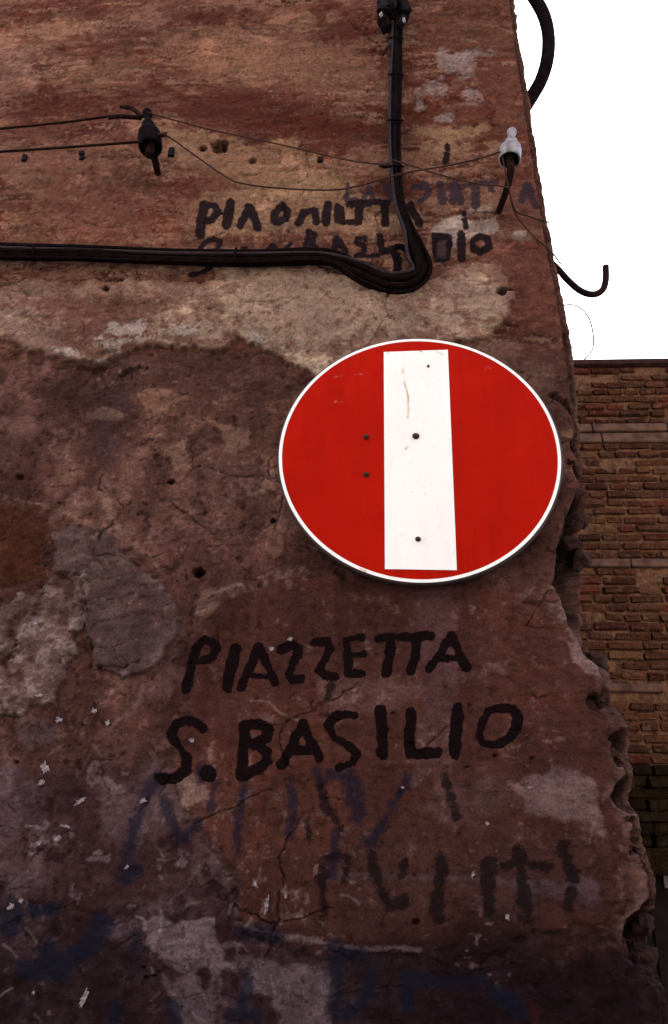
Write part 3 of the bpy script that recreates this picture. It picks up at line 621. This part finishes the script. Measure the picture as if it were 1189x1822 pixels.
# ------------------------------------------------------------------ the brick house behind
BY = 3.0
house = empty('brick_house', (1.0, BY, 0))
tag(house, 'brown brick house wall with pale stone bands behind the broken corner', 'house')
def brick_mat(name, ramp, smear_col=None):
    smear_col = smear_col or lin((112, 80, 60))
    t = NT(name); oi = t.new('ObjectInfo'); n = t.noise(26, 5, .65); n2 = t.noise(95, 4, .65)
    col = t.ramp(oi.outputs['Random'], ramp)
    col = t.mix(col, t.ramp(n, [(.3, (.42, .38, .36)), (.52, (1, 1, 1)), (.75, (1.55, 1.5, 1.4))]), .85, 'MULTIPLY')
    col = t.mix(col, t.ramp(n2, [(.34, (.35, .33, .33)), (.5, (1, 1, 1))]), .7, 'MULTIPLY')
    tc = t.new('TexCoord'); geo = t.new('NewGeometry'); nz = t.new('TexNoise'); nz.inputs['Scale'].default_value = 17; nz.inputs['Detail'].default_value = 6; nz.inputs['Roughness'].default_value = .7
    t.link(geo.outputs['Position'], nz.inputs['Vector']); smear = t.sstep(nz.outputs['Fac'], .53, .64)
    col = t.mix(col, smear_col, t.math('MULTIPLY', smear, .8)); t.set(.95, .03, 0, col); t.bump(t.math('ADD', n2, nz.outputs['Fac']), 1.0, .02); return t.m
M_BR = brick_mat('old_brick', [(0, lin((78, 46, 34))), (.22, lin((104, 66, 46))), (.42, lin((66, 40, 30))), (.62, lin((118, 82, 56))), (.8, lin((58, 34, 27))), (1, lin((112, 58, 42)))])
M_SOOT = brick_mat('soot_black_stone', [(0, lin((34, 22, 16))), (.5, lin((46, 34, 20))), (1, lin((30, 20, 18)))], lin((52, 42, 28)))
M_MORT = mottled('old_mortar', lin((66, 44, 34)), lin((120, 86, 64)), 24, .95, .05, 0, 1, .015)
M_BAND = mottled('band_stone', lin((70, 49, 39)), lin((100, 74, 60)), 14, .92, .15, 0, .5, .004)
M_COP = mottled('dark_coping', lin((40, 24, 22)), lin((66, 42, 36)), 20, .9, .1, 0, .5, .004)
M_DARK = mottled('dark_timber', (.008, .005, .005), (.016, .010, .009), 12, .9, .1)
zT = at(1105, 643, BY).z
def zp(py): return at(1110, py, BY).z
X0, X1b = .55, 2.6
def bpart(name, x0, x1, z0, z1, y0, mat, bev=.006, depth=.3, parent=house):
    c = Vector(((x0+x1)/2-house.location.x, (y0+depth)/2, (z0+z1)/2))
    return obj(name, box(bmesh.new(), c, (x1-x0, depth-y0, z1-z0), None, bev), mat, parent)
zD = zp(1366); zL = zp(1528)
bpart('mortar_wall', X0-.4, X1b, zL+.0, zT-.02, .018, M_MORT, 0)
bpart('coping', X0-.4, X1b, zT-.045, zT, -.035, M_COP)
bands = []
for a_, b_, y0 in ((756, 769, -.022), (771, 787, -.010), (995, 1009, -.016)):
    z1, z0 = zp(a_), zp(b_); bands.append((z0, z1)); x = X0-.4
    while x < X1b:
        w_ = rng.uniform(.5, .8); bpart('band_stone', x, min(x+w_-.006, X1b), z0, z1, y0+rng.uniform(-.003, .003), M_BAND); x += w_
z1, z0 = zp(1217), zp(1231); bands.append((z0, z1))
bpart('band_stone', at(1090, 1222, BY).x-.3, at(1180, 1222, BY).x, z0, z1, -.014, M_BAND)
def brick_mesh(L, h, d=.11):
    bm = bmesh.new(); bmesh.ops.create_cube(bm, size=1, matrix=Matrix.Diagonal((L, d, h, 1)))
    bmesh.ops.bevel(bm, geom=bm.edges[:], offset=.007, segments=1, affect='EDGES')
    for v in bm.verts: v.co += Vector((rng.uniform(-.008, .008), rng.uniform(-.009, .009), rng.uniform(-.006, .006)))
    me = bpy.data.meshes.new('brick'); bm.to_mesh(me); bm.free(); return me
lib = {}
for kind, L in (('s', .200), ('h', .096), ('q', .140)):
    lib[kind] = [brick_mesh(L, .043) for _ in range(7)]
    for m_ in lib[kind]: m_.materials.append(M_BR)
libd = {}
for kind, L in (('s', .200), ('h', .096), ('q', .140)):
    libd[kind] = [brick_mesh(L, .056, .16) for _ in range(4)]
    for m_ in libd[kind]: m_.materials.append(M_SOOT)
def visible(x, z):
    px, py = project(np.array(x), np.array(BY), np.array(z))
    return 1010 < px < 1205 and 635 < py < 1600 and px > np.interp(py, [p[1] for p in SIL], [p[0] for p in SIL])-16
hole = [(at(1160, 1031, BY), .055, .055), (at(1104, 822, BY), .03, .022), (at(1112, 882, BY), .0, 0)]
rest = bmesh.new(); cnt = 0; row = 0
edges_ = [(zT-.047, bands[0][1]), (bands[1][0], bands[2][1]), (bands[2][0], zL)]
rows_ = []
for zt_, zb_ in edges_:
    n_ = max(1, round((zt_-zb_)/.0600)); rows_ += [(zt_-(i+.5)*(zt_-zb_)/n_) for i in range(n_)]
for zc in rows_:
    if abs(zc-(bands[3][0]+bands[3][1])/2) < .03: zc += .004
    kinds = ['s', 'h', 'q', 'q', 'h', 's', 'q', 'h']; x = X0-.4-rng.uniform(0, .2)
    while x < X1b:
        kd = rng.choice(kinds) if row % 3 else rng.choice(['h', 'h', 'q', 's']); L = {'s': .200, 'h': .096, 'q': .140}[kd]
        xc = x+L/2; x += L+.013
        if abs(zc-(bands[3][0]+bands[3][1])/2) < .045 and xc < at(1180, 1222, BY).x+.05: continue
        if any(abs(xc-h[0].x) < h[1]+L*.42 and abs(zc-h[0].z) < h[2] for h in hole if h[1]): continue
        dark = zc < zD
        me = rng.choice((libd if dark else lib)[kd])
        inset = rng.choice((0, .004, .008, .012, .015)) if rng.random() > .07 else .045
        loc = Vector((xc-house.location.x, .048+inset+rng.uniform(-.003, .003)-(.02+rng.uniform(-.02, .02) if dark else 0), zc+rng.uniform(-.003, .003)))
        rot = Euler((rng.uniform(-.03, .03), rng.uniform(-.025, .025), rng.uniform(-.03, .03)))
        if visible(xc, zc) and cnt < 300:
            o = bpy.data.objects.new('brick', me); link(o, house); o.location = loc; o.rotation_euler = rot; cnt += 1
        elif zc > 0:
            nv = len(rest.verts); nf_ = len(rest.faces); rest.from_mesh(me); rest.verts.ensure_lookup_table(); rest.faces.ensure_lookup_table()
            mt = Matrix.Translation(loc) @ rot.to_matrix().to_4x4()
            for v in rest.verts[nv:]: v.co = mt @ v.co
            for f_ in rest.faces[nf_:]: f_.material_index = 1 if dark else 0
    row += 1
rme = bpy.data.meshes.new('brickwork'); rest.to_mesh(rme); rest.free(); rme.materials.append(M_BR); rme.materials.append(M_SOOT)
tag(obj('brickwork', rme, None, house), kind='stuff')
bpart('lintel', X0-.4, X1b, zL-.075, zL, -.05, M_SOOT, .01)
bpart('door_reveal', X0-.4, at(1120, 1700, BY).x, 0, zL-.077, .012, M_MORT, .005)
bpart('door_reveal', 2.2, X1b, 0, zL-.077, .012, M_MORT, .005)
dr = bpart('door', at(1120, 1700, BY).x+.003, 2.197, 0, zL-.077, .2, M_DARK, .004, .26)
for i in range(6):
    xa = at(1120, 1700, BY).x+.01+i*.19
    if xa+.18 < 2.19: obj('plank', box(bmesh.new(), (xa+.088-house.location.x, .193, (zL-.08)/2), (.176, .012, zL-.1), None, .003), M_DARK, dr)
p_ = at(1189, 1562, BY+.15)
obj('notice', box(bmesh.new(), (p_.x-house.location.x, .178, p_.z), (.035, .008, .10), None, .002), M_PAP, dr)

# ------------------------------------------------------------------ ground and an unseen house front across the lane
M_GR = mottled('paved_ground', (.09, .085, .08), (.15, .14, .135), 4, .9, .2, 0, .4, .01)
g = bmesh.new(); bmesh.ops.create_grid(g, x_segments=40, y_segments=40, size=60); obj('ground', g, M_GR); tag(bpy.data.objects['ground'], kind='structure')
M_OPP = mottled('unseen_house_plaster', (.27, .245, .23), (.34, .315, .30), 2, .95, .1)
opp = bmesh.new(); box(opp, (0, -4.9, 4.2), (26, 3.0, 8.4))  # added to shade the lower wall, its height and distance set for that
o = obj('unseen_lane_house', opp, M_OPP); tag(o, kind='structure')

# ------------------------------------------------------------------ no-entry sign, hung a quarter turn round
SY = -.035
sc = Vector((.0826, SY, 1.60+.78215)); SR = .3
sign = empty('no_entry_sign', sc)
tag(sign, 'round red no-entry sign with upright white bar fixed on the old wall', 'sign')
M_GAL = mottled('sign_back_metal', (.05, .045, .045), (.10, .09, .09), 30, .5, .4, .6)
M_EDGE = mottled('sign_rim_metal', (.02, .012, .012), (.045, .03, .028), 60, .6, .3, .2)
bm = bmesh.new()
lathe(bm, [(0, -.0005), (.291, -.0005), (.2965, -.0008), (.3005, .0015), (.3005, .015), (.2985, .0165), (.296, .015), (.295, .0025), (0, .0025)], Vector((0, 1, 0)), Vector((0, 0, 0)), 160)
obj('plate', bm, M_EDGE, sign, True)
def sign_mat(name, c1, c2, marks, rough, grime=.7):
    t = NT(name); n = t.noise(7, 5, .6); n2 = t.noise(90, 4, .6, stretch=(1, 1, .25)); n3 = t.noise(26, 6, .7, stretch=(1, 1, .16)); n4 = t.noise(160, 4, .7)
    col = t.ramp(n, [(.38, c1), (.62, c2)])
    col = t.mix(col, t.ramp(n3, [(.40, (.86, .84, .80)), (.52, (1, 1, 1))]), grime, 'MULTIPLY'); col = t.mix(col, t.ramp(n4, [(.30, (.55, .5, .45)), (.37, (1, 1, 1))]), .6, 'MULTIPLY'); mk = t.attr('mark').outputs['Fac']
    v = t.math('MULTIPLY', mk, t.sstep(n2, .38, .62)); col = t.mix(col, marks, v)
    t.set(rough, .02, 0, col); return t.m
M_RED = sign_mat('red_sheeting', (.335, .0062, .0018), (.375, .0076, .0024), (.50, .12, .09), .5)
M_WHT = sign_mat('white_sheeting', (.83, .835, .82), (.86, .865, .85), (.42, .25, .07), .5, .2)
def sign_pt(px, py):
    p = at(px, py, SY-.0012); return p.x-sc.x, p.z-sc.z
# red disc as polar sheet
na, nr_ = 220, 70; aa = np.linspace(0, 2*math.pi, na); rr = np.linspace(0.0005, .2892, nr_)
A_, R_ = np.meshgrid(aa, rr); DX, DZ = R_*np.cos(A_), R_*np.sin(A_)
me = grid_mesh('red_face', DX, np.full_like(DX, -.0016), DZ)
def marks(me, X, Zz, strokes):
    f = np.zeros(X.shape, np.float32)
    for pts, w_ in strokes:
        q_ = [sign_pt(*p) for p in pts]; d = np.full(X.shape, 9.0)
        for a_, b_ in zip(q_, q_[1:]): d = np.minimum(d, seg_dist(X, Zz, a_, b_))
        f = np.maximum(f, 1-sst(d, w_*.4, w_*1.6))
    me.attributes.new('mark', 'FLOAT', 'POINT').data.foreach_set('value', f.reshape(-1).astype(np.float32))
marks(me, DX, DZ, [([(590,714),(612,716)], .0012), ([(632,667),(656,664)], .001), ([(862,655),(872,653)], .0012), ([(595,672),(604,670)], .0008), ([(700,632),(712,630)], .001)])
obj('red_face', me, M_RED, sign)
R_ = np.linspace(.2896, .2964, 5); A2, R2 = np.meshgrid(aa, R_); X2, Z2 = R2*np.cos(A2), R2*np.sin(A2)
me = grid_mesh('white_border', X2, np.full_like(X2, -.0017), Z2); marks(me, X2, Z2, [([(740,1040),(720,1037)], .002), ([(640,1012),(650,1017)], .002), ([(790,1041),(830,1036)], .0012)])
obj('white_border', me, M_WHT, sign)
q4 = [sign_pt(683, 627), sign_pt(797, 623), sign_pt(813, 1015), sign_pt(685, 1013)]
U, V = np.meshgrid(np.linspace(0, 1, 60), np.linspace(0, 1, 180))
BX = (q4[0][0]*(1-U)+q4[1][0]*U)*(1-V)+(q4[3][0]*(1-U)+q4[2][0]*U)*V; BZ = (q4[0][1]*(1-U)+q4[1][1]*U)*(1-V)+(q4[3][1]*(1-U)+q4[2][1]*U)*V
me = grid_mesh('white_bar', BX, np.full_like(BX, -.0028), BZ)
marks(me, BX, BZ, [([(716,655),(718,668),(721,690)], .0022), ([(721,685),(726,705),(727,735),(726,745)], .0016), ([(727,795),(722,800)], .002), ([(745,625),(752,627)], .0015), ([(690,629),(705,628)], .001), ([(775,626),(790,632)], .0008)])
obj('white_bar', me, M_WHT, sign)
M_BOLT = mottled('rusty_bolt', (.012, .006, .004), (.06, .028, .016), 120, .7, .3, .4)
for px, py, r_ in ((740,777,.0058),(744,960,.0042),(652,778,.0046),(652,845,.0048),(762,653,.0022)):
    x, z = sign_pt(px, py); bm = bmesh.new()
    lathe(bm, [(0, .006), (r_*.6, .0058), (r_*.95, .004), (r_, .0015), (r_*1.35, .001), (r_*1.35, -.002)], Vector((0, -1, 0)), Vector((0, 0, 0)), 10)
    o = obj('bolt', bm, M_BOLT, sign, True); o.location = (x, -.0032, z)
for dz in (.12, -.12):
    obj('bracket', box(bmesh.new(), (0, .019, dz), (.34, .028, .03), None, .002), M_GAL, sign)

# ------------------------------------------------------------------ cables
M_CAB = mottled('black_cable', (.0025, .0012, .0015), (.0075, .0042, .0046), 60, .9, .02)
M_CAB2 = mottled('grey_cable', (.014, .009, .011), (.030, .020, .024), 90, .75, .08)
path = [(-1500,385),(-420,428),(-200,436),(0,447),(150,450),(300,456),(450,458),(555,456),(600,462),(640,480),(680,498),(715,502),(742,494),(752,476),(742,445),(727,408),(713,365),(705,320),(703,250),(704,150),(706,60),(707,-40),(709,-260)]
bundle = empty('cable_bundle', at(400, 457, -.02))
tag(bundle, 'thick black cable bundle running along the wall and turning up beside the sign', 'cable')
def px_normals(P):
    out = []
    for i in range(len(P)):
        a_, b_ = P[max(i-1, 0)], P[min(i+1, len(P)-1)]; dx, dy = b_[0]-a_[0], b_[1]-a_[1]; L = math.hypot(dx, dy); out.append((-dy/L, dx/L))
    return out
NN = px_normals(path)
def strand(off_h, off_v, yd, rad, mat, wob, bend=0.0):
    pts = []
    for i, ((x, y), (nx, ny)) in enumerate(zip(path, NN)):
        k = np.clip((i-11)/4, 0, 1); of = off_h*(1-k)+off_v*k; w_ = rng.uniform(-wob, wob)
        if 9 <= i <= 14: of += bend
        pts.append(at(x+nx*(of+w_), y+ny*(of+w_), yd+rng.uniform(-.002, .002)))
    return obj('cable', tube(bmesh.new(), catmull(pts, 10), rad, 10), mat, None, True)
for oh, ov, yd, rad, mt, wb, bd in ((-10, 5, -.026, .0078, M_CAB, 1.2, 3), (-3, 0, -.032, .0082, M_CAB, 1.4, -4), (5, -5, -.028, .0080, M_CAB, 1.2, 1), (11, 2, -.016, .0076, M_CAB, 1.5, 6), (2, -2, -.014, .0070, M_CAB, 2.2, -14), (-6, -8, -.038, .0042, M_CAB2, 1.8, -9), (8, 8, -.034, .0035, M_CAB, 2.2, 8)):
    o = strand(oh, ov, yd, rad, mt, wb, bd); o.parent = bundle; local(o, bundle)
loop = [at(*p, -.026) for p in ((738,462),(716,440),(700,444),(706,470),(698,492),(676,500),(640,486))]
o = obj('cable', tube(bmesh.new(), catmull(loop, 10), .0075, 8), M_CAB, bundle, True); local(o, bundle)
for px, py, w_ in ((704,68,26),(704,133,26),(703,214,27),(704,296,28),(60,450,30),(420,457,30)):
    if px < 600: pts = [at(px+1, py-w_/2, .0), at(px, py-w_/2, -.03), at(px-1, py-w_*.3, -.044), at(px-1, py+w_*.3, -.044), at(px, py+w_/2, -.03), at(px+1, py+w_/2, .0)]
    else: pts = [at(px-w_/2, py+1, .0), at(px-w_/2, py, -.03), at(px-w_*.3, py-1, -.05), at(px+w_*.3, py-1, -.05), at(px+w_/2, py, -.03), at(px+w_/2, py+1, .0)]
    o = obj('strap', tube(bmesh.new(), pts, .0028, 6), M_CAB, bundle, True); local(o, bundle)
M_IRON = mottled('rusty_iron', (.006, .003, .003), (.020, .009, .007), 70, .9, .05, .1, .4, .001)
for pl in ([(700,76,-.02),(690,84,-.05),(682,98,-.07)], [(700,293,-.01),(684,296,-.03),(676,296,-.02)]):
    o = obj('hook', tube(bmesh.new(), [at(*p) for p in pl], [.006, .006, .003], 6), M_IRON, bundle, True); local(o, bundle)
# knot of old fittings at the head of the vertical run
kn = empty('junction_fitting', at(692, 25, -.02)); tag(kn, 'dark battered junction fitting at the top of the vertical cables', 'fitting')
M_POR = mottled('dirty_porcelain', (.07, .062, .066), (.30, .28, .30), 38, .55, .2)
for nm, px, py, Y, s_, mt in (('box', 690, 18, -.04, (.05, .05, .10), M_BLK), ('box', 716, 14, -.035, (.03, .04, .08), M_BLK), ('clamp', 680, 30, -.05, (.022, .03, .05), M_IRON), ('clamp', 716, 38, -.05, (.018, .02, .05), M_BLK), ('porcelain_piece', 678, 26, -.075, (.010, .012, .022), M_POR), ('porcelain_piece', 719, 36, -.07, (.008, .010, .024), M_POR), ('clamp', 688, 46, -.04, (.03, .03, .03), M_BLK)):
    bm = bmesh.new(); box(bm, (0, 0, 0), s_, Euler((rng.uniform(-.2, .2), rng.uniform(-.3, .3), rng.uniform(-.3, .3))), .006)
    bmesh.ops.subdivide_edges(bm, edges=bm.edges[:], cuts=2, use_grid_fill=True); amp_ = min(s_)*.16
    for v in bm.verts: v.co += Vector((rng.uniform(-1, 1), rng.uniform(-1, 1), rng.uniform(-1, 1)))*amp_
    o = obj(nm, bm, mt, kn); o.location = at(px, py, Y)-kn.location
# ------------------------------------------------------------------ insulators
M_DPOR = mottled('dark_glazed_porcelain', (.0022, .0012, .0015), (.006, .0035, .004), 40, .8, .03)
def insulator(label, base, top_px, foot_px, k, mat, tilt, Y, hs=1.0):
    """base: middle of the open bell rim"""
    e = empty('insulator', base); tag(e, label, 'insulator', 'porcelain insulators on iron pins')
    bm = bmesh.new()
    prof = [(.0, .012), (.024, .010), (.0265, -.002), (.0295, -.004), (.0312, .0), (.0315, .012), (.0312, .034), (.0295, .046), (.023, .056), (.0175, .062), (.0165, .070), (.0172, .076), (.013, .084), (.0092, .092), (.0088, .102), (.0125, .108), (.0138, .114), (.0125, .121), (.007, .126), (0, .127)]
    lathe(bm, [(r_*k, h*k*hs) for r_, h in prof], Vector((0, 0, 1)), Vector((0, 0, 0)), 28); b = obj('bell', bm, mat, e, True); b.rotation_euler = tilt
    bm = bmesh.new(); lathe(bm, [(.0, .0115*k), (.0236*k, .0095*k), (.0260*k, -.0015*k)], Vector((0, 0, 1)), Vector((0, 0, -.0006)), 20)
    o = obj('bell_shade_cap', bm, M_BLK, e, True); o.rotation_euler = tilt  # black cap in place of the shade inside the open bell
    foot = Vector(foot_px)-Vector(base)
    pts = catmull([Vector((0, 0, .03)), Vector((0, 0, -.03)), Vector((0, .0, foot.z*.62)), Vector((foot.x*.35, foot.y*.35, foot.z*.92)), foot, foot+Vector((0, .03, 0))], 6)
    obj('pin', tube(bmesh.new(), pts, [.0125*k*(1-.35*i/len(pts)) for i in range(len(pts))], 10), M_IRON, e, True)
    return e
b1 = at(907, 284, -.10); f1 = at(888, 376, 0.0)
insulator('white porcelain insulator on a black iron pin near the wall corner', b1, None, f1, .88, M_POR, (0, .13, 0), -.1)
b2 = at(268, 262, -.10); f2 = at(282, 312, 0.0)
e2 = insulator('dark insulator on a rusty pin at the upper left, between two pairs of wires', b2, None, f2, .98, M_DPOR, (0, -.2, 0), -.1, 1.22)
tl = [at(*p) for p in ((252,208,-.14),(235,193,-.145),(214,190,-.145))]
obj('tie_wire', tube(bmesh.new(), catmull(tl, 6), [.006]*10+[.004]*3, 8), M_IRON, e2, True); local(e2.children[-1], e2)
tl = [at(*p) for p in ((193,209,-.14),(215,207,-.14),(252,210,-.13))]
obj('tie_wire', tube(bmesh.new(), catmull(tl, 6), .0058, 8), M_IRON, e2, True); local(e2.children[-1], e2)
tl = [at(*p) for p in ((282,240,-.12),(297,239,-.12))]
obj('tie_wire', tube(bmesh.new(), tl, .0055, 8), M_IRON, e2, True); local(e2.children[-1], e2)
# ------------------------------------------------------------------ wires
M_WIRE = mottled('rusty_wire', (.030, .012, .008), (.060, .026, .018), 80, .8, .2, .3)
def wire(label, pts, rad, mat=M_WIRE, name='wire', cat='wire', group=None, sides=6):
    P = catmull([at(*p) for p in pts], 8); base = P[0].copy(); bm = bmesh.new()
    tube(bm, [p-base for p in P], rad, sides); o = obj(name, bm, mat, None, True); o.location = base
    return tag(o, label, cat, group)
wire('upper of the two dark wires running left from the dark insulator', [(-1500,420,-.12),(-700,318,-.12),(-260,262,-.12),(-60,235,-.12),(0,229,-.12),(120,217,-.12),(205,206,-.13),(255,208,-.135)], .0032, M_IRON)
wire('lower of the two dark wires running left from the dark insulator', [(-1500,410,-.12),(-700,328,-.12),(-260,290,-.12),(-60,274,-.12),(0,270,-.12),(120,262,-.12),(200,256,-.125),(252,252,-.13)], .0034, M_IRON)
wire('thin rusty wire sloping from the dark insulator top to the vertical cables', [(262,200,-.13),(300,211,-.11),(380,232,-.07),(430,242,-.05),(520,262,-.05),(620,285,-.05),(692,294,-.055)], .0020)
wire('thin slack rusty wire sagging between the dark and the white insulator', [(284,238,-.13),(300,243,-.12),(345,275,-.10),(400,313,-.09),(430,326,-.09),(500,335,-.09),(590,338,-.09),(640,330,-.09),(720,308,-.10),(800,294,-.10),(860,280,-.10),(890,270,-.11)], .0022)
wire('thin rusty wire dropping from the vertical cables to the white insulator pin', [(700,285,-.055),(730,294,-.05),(780,310,-.05),(840,325,-.06),(890,331,-.08),(908,334,-.09)], .0020)
wire('short thin wire from the white insulator pin towards the wall edge', [(893,270,-.11),(900,310,-.10),(908,345,-.07),(918,375,-.03),(945,386,-.02),(978,396,-.01)], .0020)
wire('thin wire curving down from the white insulator pin to the iron hook', [(908,350,-.07),(914,372,-.03),(925,392,-.02),(950,420,-.02),(980,447,-.01),(998,470,.03)], .0022)
wire('thin stray wire looping out against the sky below the hook', [(1000,546,.06),(1012,542,.09),(1030,546,.10),(1048,566,.10),(1056,598,.10),(1054,622,.10),(1040,640,.09)], .0018)
# hook and thick loop at the corner
wire('thick black iron hook sticking out from the wall corner into the sky', [(975,462,.10),(994,480,.10),(1012,500,.10),(1034,518,.10),(1056,524,.10),(1072,516,.10),(1078,498,.10),(1078,474,.10)], .0085, M_IRON, 'iron_hook', 'hook', None, 10)
wire('thick black cable bowing out from the wall edge at the top right', [(935,190,.08),(950,166,.07),(964,140,.06),(974,105,.05),(976,65,.05),(968,28,.05),(950,-5,.05),(925,-40,.05),(880,-90,.06)], .0200, M_CAB, 'cable', 'cable', None, 12)
